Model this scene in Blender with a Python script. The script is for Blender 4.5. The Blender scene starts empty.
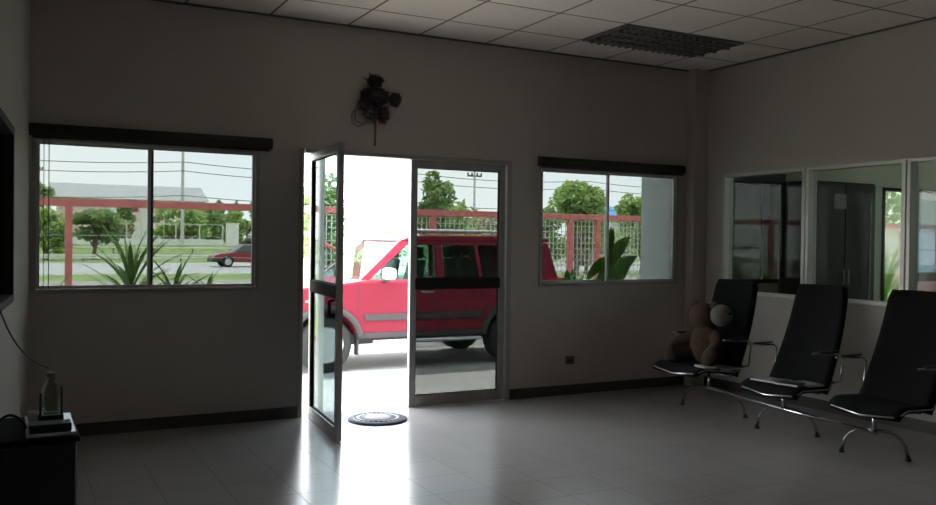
import bpy, math, random
from mathutils import Vector, Matrix

S = bpy.context.scene
COL = S.collection
PI = math.pi
R = math.radians
rnd = random.Random(7)

# ------------------------------------------------------------------ camera
cam_d = bpy.data.cameras.new('camera')
cam = bpy.data.objects.new('camera', cam_d)
COL.objects.link(cam)
cam_d.sensor_width = 36.0
cam_d.lens = 867.36 / 936 * 36
cam_d.clip_end = 1000
yaw, pit, rol = .48463, -.01348, .01234
Fv = Vector((math.sin(yaw) * math.cos(pit), math.cos(yaw) * math.cos(pit), math.sin(pit)))
Rv = Vector((math.cos(yaw), -math.sin(yaw), 0))
Uv = Rv.cross(Fv)
R2 = Rv * math.cos(rol) + Uv * math.sin(rol)
U2 = -Rv * math.sin(rol) + Uv * math.cos(rol)
M = Matrix((R2, U2, -Fv)).transposed().to_4x4()
M.translation = Vector((0, -6.325, 1.34))
cam.matrix_world = M
S.camera = cam

# ------------------------------------------------------------------ world, sun, exposure
W = bpy.data.worlds.new('sky')
S.world = W
W.use_nodes = True
nt = W.node_tree
nt.nodes.clear()
wo = nt.nodes.new('ShaderNodeOutputWorld')
bg = nt.nodes.new('ShaderNodeBackground')
tc = nt.nodes.new('ShaderNodeTexCoord')
sp = nt.nodes.new('ShaderNodeSeparateXYZ')
cr = nt.nodes.new('ShaderNodeValToRGB')
nz = nt.nodes.new('ShaderNodeTexNoise')
mx = nt.nodes.new('ShaderNodeMix')
mx.data_type = 'RGBA'
nt.links.new(tc.outputs['Generated'], sp.inputs[0])
nt.links.new(sp.outputs['Z'], cr.inputs[0])
nt.links.new(tc.outputs['Generated'], nz.inputs['Vector'])
nz.inputs['Scale'].default_value = 3.0
nz.inputs['Detail'].default_value = 5
e = cr.color_ramp.elements
e[0].position = 0.0
e[0].color = (.96, 1.0, 1.04, 1)
e[1].position = 0.5
e[1].color = (.74, .90, 1.04, 1)
cr2 = nt.nodes.new('ShaderNodeValToRGB')
cr2.color_ramp.elements[0].position = .42
cr2.color_ramp.elements[1].position = .65
nt.links.new(nz.outputs[0], cr2.inputs[0])
nt.links.new(cr2.outputs[0], mx.inputs[0])
nt.links.new(cr.outputs[0], mx.inputs[6])
mx.inputs[7].default_value = (1, 1, 1, 1)
nt.links.new(mx.outputs[2], bg.inputs[0])
bg.inputs[1].default_value = 13.2
nt.links.new(bg.outputs[0], wo.inputs[0])

sun_d = bpy.data.lights.new('sun', 'SUN')
sun_d.energy = 34.0
sun_d.angle = R(2.0)
sun_d.color = (1.0, .95, .86)
sun = bpy.data.objects.new('sun', sun_d)
COL.objects.link(sun)
sun.rotation_euler = (R(-23), 0, R(-8))      # high sun behind the car, shining towards the building
sun.location = (4, 8, 12)

S.view_settings.view_transform = 'Standard'
S.view_settings.look = 'None'
S.view_settings.exposure = 0.0
S.view_settings.gamma = 1.0
S.view_settings.use_curve_mapping = False
S.cycles.use_denoising = True
S.cycles.max_bounces = 12
S.cycles.diffuse_bounces = 6
S.cycles.transparent_max_bounces = 24
S.cycles.sample_clamp_indirect = 8
S.cycles.caustics_reflective = False

# ------------------------------------------------------------------ materials
MATS = {}


def mat(name, col, rough=.6, metal=0., noise=0., scale=8., bump=0., bscale=60., spec=.5, coat=0.):
    if name in MATS:
        return MATS[name]
    m = bpy.data.materials.new(name)
    m.use_nodes = True
    n = m.node_tree
    b = n.nodes['Principled BSDF']
    b.inputs['Base Color'].default_value = (*col, 1)
    b.inputs['Roughness'].default_value = rough
    b.inputs['Metallic'].default_value = metal
    b.inputs['Specular IOR Level'].default_value = spec
    b.inputs['Coat Weight'].default_value = coat
    t = n.nodes.new('ShaderNodeTexCoord')
    if noise > 0:
        q = n.nodes.new('ShaderNodeTexNoise')
        q.inputs['Scale'].default_value = scale
        q.inputs['Detail'].default_value = 6
        r_ = n.nodes.new('ShaderNodeValToRGB')
        r_.color_ramp.elements[0].position = .3
        r_.color_ramp.elements[1].position = .7
        r_.color_ramp.elements[0].color = (*[max(0, c * (1 - noise)) for c in col], 1)
        r_.color_ramp.elements[1].color = (*[min(1, c * (1 + noise)) for c in col], 1)
        n.links.new(t.outputs['Object'], q.inputs['Vector'])
        n.links.new(q.outputs[0], r_.inputs[0])
        n.links.new(r_.outputs[0], b.inputs['Base Color'])
    if bump > 0:
        q2 = n.nodes.new('ShaderNodeTexNoise')
        q2.inputs['Scale'].default_value = bscale
        q2.inputs['Detail'].default_value = 4
        bp = n.nodes.new('ShaderNodeBump')
        bp.inputs['Strength'].default_value = bump
        bp.inputs['Distance'].default_value = .01
        n.links.new(t.outputs['Object'], q2.inputs['Vector'])
        n.links.new(q2.outputs[0], bp.inputs['Height'])
        n.links.new(bp.outputs[0], b.inputs['Normal'])
    MATS[name] = m
    return m


def glass(name, tint, rough=.0, ior=1.5, refl=.5):
    """thin pane: each of the two faces lets sqrt(tint) through and mirrors by Fresnel"""
    m = bpy.data.materials.new(name)
    m.use_nodes = True
    n = m.node_tree
    n.nodes.clear()
    o = n.nodes.new('ShaderNodeOutputMaterial')
    tr = n.nodes.new('ShaderNodeBsdfTransparent')
    gl = n.nodes.new('ShaderNodeBsdfGlossy')
    fr = n.nodes.new('ShaderNodeFresnel')
    fr.inputs[0].default_value = ior
    mi = n.nodes.new('ShaderNodeMixShader')
    tr.inputs[0].default_value = (*[math.sqrt(c) for c in tint], 1)
    gl.inputs['Roughness'].default_value = rough
    # ease the far reflection so thin panes do not mirror twice at full strength
    ml = n.nodes.new('ShaderNodeMath')
    ml.operation = 'MULTIPLY'
    ml.inputs[1].default_value = refl
    n.links.new(fr.outputs[0], ml.inputs[0])
    n.links.new(ml.outputs[0], mi.inputs[0])
    n.links.new(tr.outputs[0], mi.inputs[1])
    n.links.new(gl.outputs[0], mi.inputs[2])
    n.links.new(mi.outputs[0], o.inputs[0])
    MATS[name] = m
    return m


def tiled(name, col, groove, size, ox, oy, gw, rough, spec=.5, noise=.08, nscale=2.0, bump=.3, var=.05):
    """square tiles with thin joints from object coordinates"""
    m = bpy.data.materials.new(name)
    m.use_nodes = True
    n = m.node_tree
    b = n.nodes['Principled BSDF']
    t = n.nodes.new('ShaderNodeTexCoord')
    s = n.nodes.new('ShaderNodeSeparateXYZ')
    n.links.new(t.outputs['Object'], s.inputs[0])

    def mth(op, a, v=None, w=None):
        k = n.nodes.new('ShaderNodeMath')
        k.operation = op
        for i, q in enumerate((a, v, w)):
            if q is None:
                continue
            if isinstance(q, (int, float)):
                k.inputs[i].default_value = q
            else:
                n.links.new(q, k.inputs[i])
        return k.outputs[0]
    ms = []
    ids = []
    for ax, off in (('X', ox), ('Y', oy)):
        u = mth('DIVIDE', mth('SUBTRACT', s.outputs[ax], off), size)
        ids.append(mth('FLOOR', u))
        f = mth('FRACT', u)
        d = mth('MINIMUM', f, mth('SUBTRACT', 1.0, f))
        ms.append(mth('LESS_THAN', d, gw / size / 2))
    g = mth('MAXIMUM', ms[0], ms[1])
    wn = n.nodes.new('ShaderNodeTexWhiteNoise')
    cb = n.nodes.new('ShaderNodeCombineXYZ')
    n.links.new(ids[0], cb.inputs[0])
    n.links.new(ids[1], cb.inputs[1])
    n.links.new(cb.outputs[0], wn.inputs['Vector'])
    q = n.nodes.new('ShaderNodeTexNoise')
    q.inputs['Scale'].default_value = nscale
    q.inputs['Detail'].default_value = 6
    n.links.new(t.outputs['Object'], q.inputs['Vector'])
    br = mth('ADD', mth('MULTIPLY', wn.outputs['Value'], var), mth('MULTIPLY', q.outputs[0], noise))
    br = mth('ADD', br, 1 - (var + noise) / 2)
    vm = n.nodes.new('ShaderNodeVectorMath')
    vm.operation = 'SCALE'
    vm.inputs[0].default_value = col
    n.links.new(br, vm.inputs['Scale'])
    mi = n.nodes.new('ShaderNodeMix')
    mi.data_type = 'RGBA'
    n.links.new(g, mi.inputs[0])
    n.links.new(vm.outputs[0], mi.inputs[6])
    mi.inputs[7].default_value = (*groove, 1)
    n.links.new(mi.outputs[2], b.inputs['Base Color'])
    b.inputs['Specular IOR Level'].default_value = spec
    rr = mth('ADD', mth('MULTIPLY', q.outputs[0], .12), rough - .06)
    n.links.new(mth('ADD', rr, mth('MULTIPLY', g, .3)), b.inputs['Roughness'])
    bp = n.nodes.new('ShaderNodeBump')
    bp.inputs['Strength'].default_value = bump
    bp.inputs['Distance'].default_value = .004
    n.links.new(mth('SUBTRACT', 1.0, g), bp.inputs['Height'])
    n.links.new(bp.outputs[0], b.inputs['Normal'])
    MATS[name] = m
    return m


TINT = (.063, .069, .066)
g_tint = glass('tinted_window_glass', TINT)
g_leaf = glass('lightened_tinted_glass', (.20, .25, .26), refl=.3)  # same glass as the windows, tint lightened to brighten the open leaf
g_clear = glass('clear_partition_glass', (.74, .79, .75), refl=.16)
g_car = glass('car_window_glass', (.42, .62, .56), refl=.3)
g_dark = glass('dark_window_glass', (.05, .06, .06))
m_wall = mat('painted_wall', (.53, .49, .45), .75, noise=.05, scale=1.5, bump=.05, bscale=40)
m_wall2 = mat('annex_wall_paint', (.50, .52, .42), .8, noise=.05, scale=1.5)
m_ext = mat('exterior_render', (.55, .60, .60), .85, noise=.05, scale=2)
m_ceil = tiled('ceiling_tiles', (.86, .80, .73), (.20, .18, .165), .6, 2.269, -.509, .018, .85, .2, var=.06, bump=.5)
m_floor = tiled('floor_tiles', (.43, .395, .39), (.10, .09, .088), .32, 1.34, -1.26, .007, .22, 1.0, var=.05, bump=.15)
m_alu = mat('grey_aluminium', (.40, .39, .37), .42, .35, noise=.06, scale=12)
m_alul = mat('pale_aluminium', (.62, .61, .58), .45, .3)
m_darkrail = mat('dark_door_rail', (.018, .016, .015), .7, spec=.2)
m_black = mat('black_plastic', (.012, .012, .013), .45)
m_blind = mat('dark_blind_box', (.02, .017, .016), .55)
m_base = mat('dark_skirting', (.075, .068, .062), .5, noise=.1)
m_chrome = mat('chrome', (.48, .48, .49), .26, 1.0)
m_fab = mat('black_mesh_fabric', (.009, .009, .010), .9, spec=.2, noise=.25, scale=90, bump=.4, bscale=300)
m_concrete = mat('pale_concrete', (.29, .28, .265), .9, noise=.08, scale=1.2, bump=.2)
m_asph = mat('grey_asphalt', (.36, .36, .355), .9, noise=.08, scale=.6)
m_grass = mat('grass', (.17, .23, .07), .95, noise=.35, scale=1.0, bump=.4, bscale=8)


def leafmat(name, col, noise=.4, scale=1.5, tr=.45, rough=.6):
    """leaf blade: part of the daylight shines through it"""
    m = mat(name, col, rough, noise=noise, scale=scale)
    n = m.node_tree
    b = n.nodes['Principled BSDF']
    t_ = n.nodes.new('ShaderNodeBsdfTranslucent')
    k = n.nodes.new('ShaderNodeMixShader')
    k.inputs[0].default_value = tr
    src = b.inputs['Base Color'].links[0].from_socket
    n.links.new(src, t_.inputs[0])
    n.links.new(b.outputs[0], k.inputs[1])
    n.links.new(t_.outputs[0], k.inputs[2])
    n.links.new(k.outputs[0], n.nodes['Material Output'].inputs[0])
    return m


m_leaf = leafmat('tree_leaves', (.26, .36, .15))
m_leaf2 = leafmat('bright_tree_leaves', (.36, .48, .17))
m_leaf3 = leafmat('dry_olive_leaves', (.40, .39, .22))
m_plant = leafmat('broad_plant_leaf', (.24, .42, .11), .3, 9, .35, .45)
m_plant2 = leafmat('long_plant_leaf', (.38, .54, .22), .3, 9, .4, .5)
m_bark = mat('bark', (.16, .12, .09), .9, noise=.3, scale=10)
m_redpaint = mat('red_painted_steel', (.60, .18, .155), .55, noise=.12, scale=5)
m_wire = mat('grey_wire', (.72, .71, .66), .6)
m_carred = mat('crimson_car_paint', (.175, .012, .028), .42, 0., spec=.22)
m_carred2 = mat('maroon_car_paint', (.22, .02, .03), .35, coat=.5)
m_carblk = mat('dark_car_plastic', (.028, .028, .028), .6)
m_cargry = mat('grey_car_moulding', (.17, .17, .17), .6)
m_mould = mat('dark_side_moulding', (.055, .045, .05), .7, spec=.2)
m_tyre = mat('tyre_rubber', (.02, .02, .02), .8)
m_alloy = mat('wheel_alloy', (.55, .56, .57), .35, .7)
m_white = mat('white_paint', (.88, .86, .83), .6)
m_roofg = mat('grey_sheet_roof', (.33, .34, .35), .7)
m_pink = mat('pink_render', (.95, .70, .64), .8)
m_lampr = mat('red_lamp_lens', (.5, .02, .02), .2)
m_fur = mat('brown_bear_plush', (.075, .045, .028), .95, noise=.3, scale=40, bump=.9, bscale=220)
m_furp = mat('pale_bear_plush', (.20, .19, .18), .95, noise=.15, scale=40, bump=.8, bscale=220)
m_paper = mat('white_paper', (.72, .73, .73), .35)
m_cable = mat('grey_cable', (.14, .15, .13), .5)

# ------------------------------------------------------------------ mesh helpers


class MB:
    def __init__(s):
        s.v, s.f, s.mi = [], [], []
        s.k = 0

    def add(s, vs, fs):
        o = len(s.v)
        s.v += [tuple(v) for v in vs]
        for f in fs:
            s.f.append(tuple(o + i for i in f))
            s.mi.append(s.k)
        return s

    def box(s, lo, hi):
        x0, y0, z0 = lo
        x1, y1, z1 = hi
        return s.add([(x0, y0, z0), (x1, y0, z0), (x1, y1, z0), (x0, y1, z0), (x0, y0, z1), (x1, y0, z1), (x1, y1, z1), (x0, y1, z1)],
                     [(0, 3, 2, 1), (4, 5, 6, 7), (0, 1, 5, 4), (1, 2, 6, 5), (2, 3, 7, 6), (3, 0, 4, 7)])

    def tube(s, pts, r, n=8, cap=True):
        pts = [Vector(p) for p in pts]
        rs = r if isinstance(r, (list, tuple)) else [r] * len(pts)
        rings = []
        up = None
        for i, p in enumerate(pts):
            d = (pts[min(i + 1, len(pts) - 1)] - pts[max(i - 1, 0)]).normalized()
            if up is None:
                a = Vector((0, 0, 1)) if abs(d.z) < .9 else Vector((1, 0, 0))
            else:
                a = up
            x = d.cross(a).normalized()
            y = x.cross(d).normalized()
            up = y
            rings.append([p + (x * math.cos(2 * PI * j / n) + y * math.sin(2 * PI * j / n)) * rs[i] for j in range(n)])
        vs = [v for q in rings for v in q]
        fs = []
        for i in range(len(pts) - 1):
            for j in range(n):
                fs.append((i * n + j, i * n + (j + 1) % n, (i + 1) * n + (j + 1) % n, (i + 1) * n + j))
        if cap:
            fs.append(tuple(range(n))[::-1])
            fs.append(tuple((len(pts) - 1) * n + j for j in range(n)))
        return s.add(vs, fs)

    def lathe(s, prof, c=(0, 0, 0), n=24, axis='Z'):
        vs, fs = [], []
        for (r, h) in prof:
            for j in range(n):
                a = 2 * PI * j / n
                p = (r * math.cos(a), r * math.sin(a), h)
                if axis == 'Y':
                    p = (p[0], p[2], p[1])
                if axis == 'X':
                    p = (p[2], p[0], p[1])
                vs.append((p[0] + c[0], p[1] + c[1], p[2] + c[2]))
        for i in range(len(prof) - 1):
            for j in range(n):
                fs.append((i * n + j, i * n + (j + 1) % n, (i + 1) * n + (j + 1) % n, (i + 1) * n + j))
        fs.append(tuple(range(n))[::-1])
        fs.append(tuple((len(prof) - 1) * n + j for j in range(n)))
        return s.add(vs, fs)

    def prism(s, poly, a, b, axis='Y'):
        """poly of 2D points; XZ extruded along Y, YZ along X or XY along Z"""
        def P(u, v, w):
            return {'Y': (u, w, v), 'X': (w, u, v), 'Z': (u, v, w)}[axis]
        n = len(poly)
        vs = [P(u, v, a) for u, v in poly] + [P(u, v, b) for u, v in poly]
        fs = [tuple(range(n)), tuple(range(2 * n - 1, n - 1, -1))]
        for i in range(n):
            j = (i + 1) % n
            fs.append((i, i + n, j + n, j))
        return s.add(vs, fs)

    def grid(s, rows, close=False):
        n = len(rows[0])
        fs = []
        for i in range(len(rows) - 1):
            for j in range(n if close else n - 1):
                fs.append((i * n + j, i * n + (j + 1) % n, (i + 1) * n + (j + 1) % n, (i + 1) * n + j))
        return s.add([v for r_ in rows for v in r_], fs)

    def ball(s, c, r, n=14, m=10, rot=None):
        r = r if isinstance(r, (tuple, list)) else (r, r, r)
        rows = []
        for i in range(m + 1):
            t = PI * (i / m) * .998 + .001
            row = []
            for j in range(n):
                a = 2 * PI * j / n
                v = Vector((r[0] * math.sin(t) * math.cos(a), r[1] * math.sin(t) * math.sin(a), r[2] * math.cos(t)))
                if rot:
                    v.rotate(rot)
                row.append(v + Vector(c))
            rows.append(row)
        return s.grid(rows, True)

    def build(s, name, m, parent=None, smooth=False, bevel=0, xf=None, solid=0, subsurf=0):
        me = bpy.data.meshes.new(name)
        vs = s.v if xf is None else [tuple(xf @ Vector(v)) for v in s.v]
        if parent is not None:
            L = parent_loc(parent)
            vs = [(v[0] - L[0], v[1] - L[1], v[2] - L[2]) for v in vs]
        me.from_pydata(vs, [], s.f)
        ml = m if isinstance(m, (list, tuple)) else [m]
        for q in ml:
            me.materials.append(q)
        if len(ml) > 1:
            me.polygons.foreach_set('material_index', s.mi)
        if smooth:
            me.polygons.foreach_set('use_smooth', [True] * len(me.polygons))
        me.update()
        import bmesh
        bm = bmesh.new()
        bm.from_mesh(me)
        if not solid:
            bmesh.ops.recalc_face_normals(bm, faces=bm.faces)
        bm.to_mesh(me)
        bm.free()
        o = bpy.data.objects.new(name, me)
        COL.objects.link(o)
        if parent is not None:
            o.parent = parent
        if bevel:
            b = o.modifiers.new('bevel', 'BEVEL')
            b.width = bevel
            b.segments = 2
            b.limit_method = 'ANGLE'
            b.angle_limit = R(40)
        if solid:
            q = o.modifiers.new('solid', 'SOLIDIFY')
            q.thickness = solid
            q.offset = 0
        if subsurf:
            q = o.modifiers.new('sub', 'SUBSURF')
            q.levels = subsurf
            q.render_levels = subsurf
        return o


def parent_loc(p):
    v = Vector((0, 0, 0))
    while p is not None:
        v += p.location
        p = p.parent
    return v


def tag(o, label=None, cat=None, group=None, kind=None):
    if label:
        o['label'] = label
    if cat:
        o['category'] = cat
    if group:
        o['group'] = group
    if kind:
        o['kind'] = kind
    return o


def empty(name, loc=(0, 0, 0), label=None, cat=None, group=None, kind=None):
    o = bpy.data.objects.new(name, None)
    COL.objects.link(o)
    o.empty_display_size = .1
    o.location = loc
    return tag(o, label, cat, group, kind)


def B(lo, hi):
    return MB().box(lo, hi)


# ------------------------------------------------------------------ the room shell
ZC = 2.978           # ceiling
XR = 5.831           # partition wall, room side
XL = lambda y: .10 + .0736 * y      # left wall runs slightly askew
YB = -8.6
WT = .12

ST = dict(kind='structure')
fl = MB().prism([(XL(YB) - .3, YB), (10.9, YB), (10.9, .0), (XL(0) - .15, 0)], -.02, 0, 'Z').build('floor', m_floor)
tag(fl, 'grey square tiled waiting room floor reflecting the open doorway', 'floor', **ST)
ce = MB().prism([(XL(YB) - .3, YB), (XR + .05, YB), (XR + .05, .0), (XL(0) - .15, 0)], ZC, ZC + .05, 'Z').build('ceiling', m_ceil)
tag(ce, 'suspended ceiling of square panels in thin dark joints', 'ceiling', **ST)


def wall_x(name, x0, x1, y0, y1, z0, z1, holes, m, label, cat='wall'):
    """wall along X with rectangular holes (xa, xb, za, zb)"""
    mb = MB()
    cur = x0
    for xa, xb, za, zb in sorted(holes):
        mb.box((cur, y0, z0), (xa, y1, z1))
        if za > z0:
            mb.box((xa, y0, z0), (xb, y1, za))
        mb.box((xa, y0, zb), (xb, y1, z1))
        cur = xb
    mb.box((cur, y0, z0), (x1, y1, z1))
    return tag(mb.build(name, m), label, cat, **ST)


LW = (.115, 1.60, .96, 1.99)
RW = (4.02, 5.56, .955, 1.995)
DW = (1.90, 3.74, -.30, 2.015)
wall_x('wall_front', -.1, XR + .06, 0, WT, -.3, ZC + .1, [LW, RW, DW], m_wall,
       'off-white front wall with the entrance doors and two windows', 'wall')
# left wall
mb = MB()


def lw_seg(ya, yb, za, zb, t=.12):
    mb.prism([(XL(ya) - t, ya), (XL(ya), ya), (XL(yb), yb), (XL(yb) - t, yb)], za, zb, 'Z')


lw_seg(-1.30, 0.0, 0, ZC)
lw_seg(-2.6, -1.30, 0, 1.0)
lw_seg(-2.6, -1.30, 1.89, ZC)
lw_seg(YB, -2.6, 0, ZC)
tag(mb.build('wall_left', m_wall), 'off-white left wall with a dark window at the picture edge', 'wall', **ST)
tag(B((XL(YB) - .3, YB - .1, 0), (11, YB, ZC)).build('wall_back', m_wall), 'off-white back wall behind the viewer', 'wall', **ST)
# right (partition) wall: dado, header, piers; glazed bays between
YP = [(-1.221, -.345), (-2.137, -1.292), (-3.08, -2.209), (-4.05, -3.15)]
mb = MB()
mb.box((XR, YB, 0), (XR + .10, .0, .885))
mb.box((XR, YB, 1.985), (XR + .10, .0, ZC))
mb.box((XR, -.315, .885), (XR + .10, 0, 1.985))
mb.box((XR, YB, .885), (XR + .10, -4.08, 1.985))
tag(mb.build('wall_right', m_wall), 'off-white partition wall with the interior glazing', 'wall', **ST)
# corner pier
tag(B((5.66, -.10, 0), (XR - .001, -.001, ZC - .001)).build('wall_pier', m_wall), 'narrow off-white pier in the far right corner', 'pier', **ST)

# skirtings
bm_ = MB().box((XL(0) + .002, -.014, 0), (1.90, -.001, .085))
tag(bm_.build('baseboard_front', m_base), 'dark skirting under the left window', 'baseboard', **ST)
tag(B((3.74, -.014, 0), (5.655, -.001, .085)).build('baseboard_front_right', m_base), 'dark skirting under the right window', 'baseboard', **ST)
mb = MB().prism([(XL(-8.5) + .001, -8.5), (XL(-8.5) + .015, -8.5), (XL(-.03) + .015, -.03), (XL(-.03) + .001, -.03)], 0, .085, 'Z')
tag(mb.build('baseboard_left', m_base), 'dark skirting along the left wall', 'baseboard', **ST)
tag(B((XR - .014, -8.5, 0), (XR - .001, -.11, .085)).build('baseboard_right', m_base), 'dark skirting along the partition wall', 'baseboard', **ST)

m_edge = mat('ceiling_edge_strip', (.12, .11, .10), .7)
tag(B((XL(0), -.016, ZC - .012), (XR - .17, -.0005, ZC - .0005)).build('trim_4', m_edge), 'dark edge strip between the front wall and the ceiling', 'trim', **ST)
tag(B((XR - .016, YB, ZC - .012), (XR - .0005, -.10, ZC - .0005)).build('trim_5', m_edge), 'dark edge strip between the partition wall and the ceiling', 'trim', **ST)

# ------------------------------------------------------------------ windows


def frame_xz(x0, x1, z0, z1, y0, y1, w, wb=None):
    wb = w if wb is None else wb
    return MB().box((x0, y0, z0), (x0 + w, y1, z1)).box((x1 - w, y0, z0), (x1, y1, z1)) \
        .box((x0 + w, y0, z0), (x1 - w, y1, z0 + wb)).box((x0 + w, y0, z1 - w), (x1 - w, y1, z1))


def window(n, x0, x1, z0, z1, xm, label):
    t = empty('window_%d' % n, (x0, 0, z0), label, 'window', **ST)
    frame_xz(x0, x1, z0, z1, -.012, .07, .026).build('outer_frame', m_alu, t, bevel=.003)
    a = frame_xz(x0 + .027, xm + .02, z0 + .027, z1 - .027, .032, .056, .02).build('sash', m_alul, t, bevel=.002)
    B((x0 + .046, .042, z0 + .046), (xm + .001, .046, z1 - .046)).build('pane', g_tint, a)
    b = frame_xz(xm - .02, x1 - .027, z0 + .027, z1 - .027, .004, .03, .02).build('sash', m_alul, t, bevel=.002)
    B((xm - .001, .015, z0 + .046), (x1 - .046, .019, z1 - .046)).build('pane', g_tint, b)
    return t


w1 = window(1, LW[0] + .001, LW[1] - .001, LW[2] + .001, LW[3] - .001, .852, 'sliding window left of the doors, looking onto the road')
w2 = window(2, RW[0] + .001, RW[1] - .001, RW[2] + .001, RW[3] - .001, 4.765, 'sliding window right of the doors, with broad leaves outside')


def blind(x0, x1, z, label, cord_x):
    t = empty('roller_blind', (x0, 0, z), label, 'blind', 'rolled-up blinds above the front windows')
    MB().prism([(-.055, z + .0), (-.062, z + .045), (-.055, z + .075), (-.002, z + .082), (-.002, z - .003)], x0, x1, 'X') \
        .build('housing', m_blind, t, bevel=.004)
    MB().tube([(x0 + .02, -.03, z - .004), (x1 - .02, -.03, z - .004)], .014, 10).build('rolled_fabric', m_blind, t, True)
    if cord_x:
        MB().tube([(cord_x, -.03, z), (cord_x, -.03, .99)], .0028, 5).tube([(cord_x - .03, -.03, z), (cord_x - .03, -.03, .99)], .0022, 5) \
            .build('cord', m_black, t)
    return t


blind(.095, 1.685, 1.992, 'dark rolled-up blind above the left window', .215)
blind(3.995, 5.60, 1.992, 'dark rolled-up blind above the right window', None)

# left wall window with an opaque black pane
t = empty('window_3', (XL(-1.3), -1.3, 1.0), 'dark window in the left wall at the picture edge', 'window', **ST)
mb = MB()
for ya, yb, za, zb in ((-1.34, -1.30, 1.0, 1.89), (-2.6, -2.56, 1.0, 1.89), (-2.56, -1.34, 1.0, 1.04), (-2.56, -1.34, 1.85, 1.89)):
    mb.prism([(XL(ya) - .09, ya), (XL(ya) + .008, ya), (XL(yb) + .008, yb), (XL(yb) - .09, yb)], za + .0005, zb - .0005, 'Z')
mb.build('frame', m_blind, t)
MB().prism([(XL(-2.56) - .05, -2.56), (XL(-2.56) - .045, -2.56), (XL(-1.34) - .045, -1.34), (XL(-1.34) - .05, -1.34)], 1.04, 1.85, 'Z') \
    .build('pane', mat('black_backed_glass', (.01, .012, .012), .08), t)

# ------------------------------------------------------------------ partition glazing
for i, (ya, yb) in enumerate(YP):
    t = empty('window_%d' % (4 + i), (XR, yb, .885), ['glazed partition bay nearest the corner behind the far chair',
              'glazed partition bay above the middle chair', 'glazed partition bay at the right picture edge',
              'glazed partition bay beyond the right picture edge'][i], 'window', **ST)
    y0, y1 = ya - .035, yb + .03
    mb = MB()
    mb.box((XR - .012, y0 + .001, .886), (XR + .09, y1 - .001, .916)).box((XR - .012, y0 + .001, 1.955), (XR + .09, y1 - .001, 1.984))
    mb.box((XR - .012, y0 + .001, .916), (XR + .09, ya, 1.955)).box((XR - .012, yb, .916), (XR + .09, y1 - .001, 1.955))
    mb.build('frame', m_alul, t, bevel=.002)
    B((XR + .012, y0 + .03, .917), (XR + .03, ya - .0005 + .018, 1.954)).build('glazing_bead', m_darkrail, t)
    B((XR + .045, ya, .916), (XR + .051, yb, 1.955)).build('pane', g_clear, t)

# ------------------------------------------------------------------ entrance doors
mb = MB()
mb.box((1.901, -.01, -.02), (1.936, .10, 2.014)).box((3.695, -.01, -.02), (3.739, .10, 2.014)).box((1.945, -.01, 1.985), (3.695, .10, 2.014))
tag(mb.build('trim_1', m_alu, bevel=.003), 'grey metal frame around the entrance doors', 'door frame', **ST)
tag(B((1.945, -.01, -.02), (3.695, .13, -.0005)).build('trim_2', m_alu), 'metal threshold strip of the entrance', 'threshold', **ST)


def leaf(name, w, h, label, gm):
    """door leaf, hinge at local x=0, running to +x, thickness about y=0"""
    t = empty(name, (0, 0, 0), label, 'door', **ST)
    s = .055
    MB().box((0, -.02, 0), (s, .02, h)).box((w - s, -.02, 0), (w, .02, h)).box((s, -.02, h - .06), (w - s, .02, h)) \
        .box((s, -.02, 0), (w - s, .02, .085)).build('leaf_frame', m_alu, t, bevel=.003)
    B((s - .01, -.024, .945), (w - s + .01, .024, 1.03)).build('middle_rail', m_darkrail, t, bevel=.003)
    B((s, -.003, 1.03), (w - s, .003, h - .06)).build('upper_pane', gm, t)
    B((s, -.003, .085), (w - s, .003, .945)).build('lower_pane', gm, t)
    # glazing gaskets
    frame_xz(s, w - s, 1.03, h - .06, -.009, .009, .007).build('gasket', m_darkrail, t)
    frame_xz(s, w - s, .085, .945, -.009, .009, .007).build('gasket', m_darkrail, t)
    return t


d1 = leaf('door_1', .872, 1.976, 'left glass entrance door standing open into the room', g_leaf)
MB().tube([(.80, -.055, .93), (.80, -.055, .88), (.80, -.055, .83)], .012, 8).box((.79, -.055, .92), (.81, -.02, .935)) \
    .box((.79, -.055, .83), (.81, -.02, .845)).build('lock_pull', m_black, d1)
d1.location = (1.998, -.012, .004)
d1.rotation_euler = (0, 0, R(-95.2))
d2 = leaf('door_2', .872, 1.980, 'right glass entrance door standing closed in front of the car', g_tint)
MB().tube([(.10, -.045, .925), (.20, -.045, .925)], .009, 8).box((.10, -.045, .92), (.112, -.02, .93)).box((.188, -.045, .92), (.2, -.02, .93)) \
    .build('pull_handle', m_chrome, d2)
d2.location = (2.818, .035, .003)

# ------------------------------------------------------------------ floor mat
t = empty('door_mat', (2.42, -.315, 0), 'round grey and white braided mat on the floor in the open doorway', 'mat')
for rr, h, m, nm in ((0.220, .016, mat('mat_blue_grey', (.10, .10, .14), .9, bump=.6, bscale=120), 'outer_ring'),
                     (0.188, .019, mat('mat_white', (.62, .62, .64), .9, bump=.6, bscale=120), 'pale_ring'),
                     (0.148, .021, mat('mat_mid_grey', (.2, .19, .22), .9, bump=.6, bscale=120), 'inner_ring'),
                     (0.104, .023, mat('mat_pinkish', (.45, .40, .43), .9, bump=.6, bscale=120), 'centre')):
    n = 64
    rows = []
    for r_, hh in ((rr, .0005), (rr, h * .7), (rr - .012, h), (.0005, h)):
        rows.append([(2.42 + r_ * math.cos(2 * PI * j / n), -.315 + r_ * math.sin(2 * PI * j / n), hh) for j in range(n)])
    MB().grid(rows, True).build(nm, m, t, True)
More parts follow.
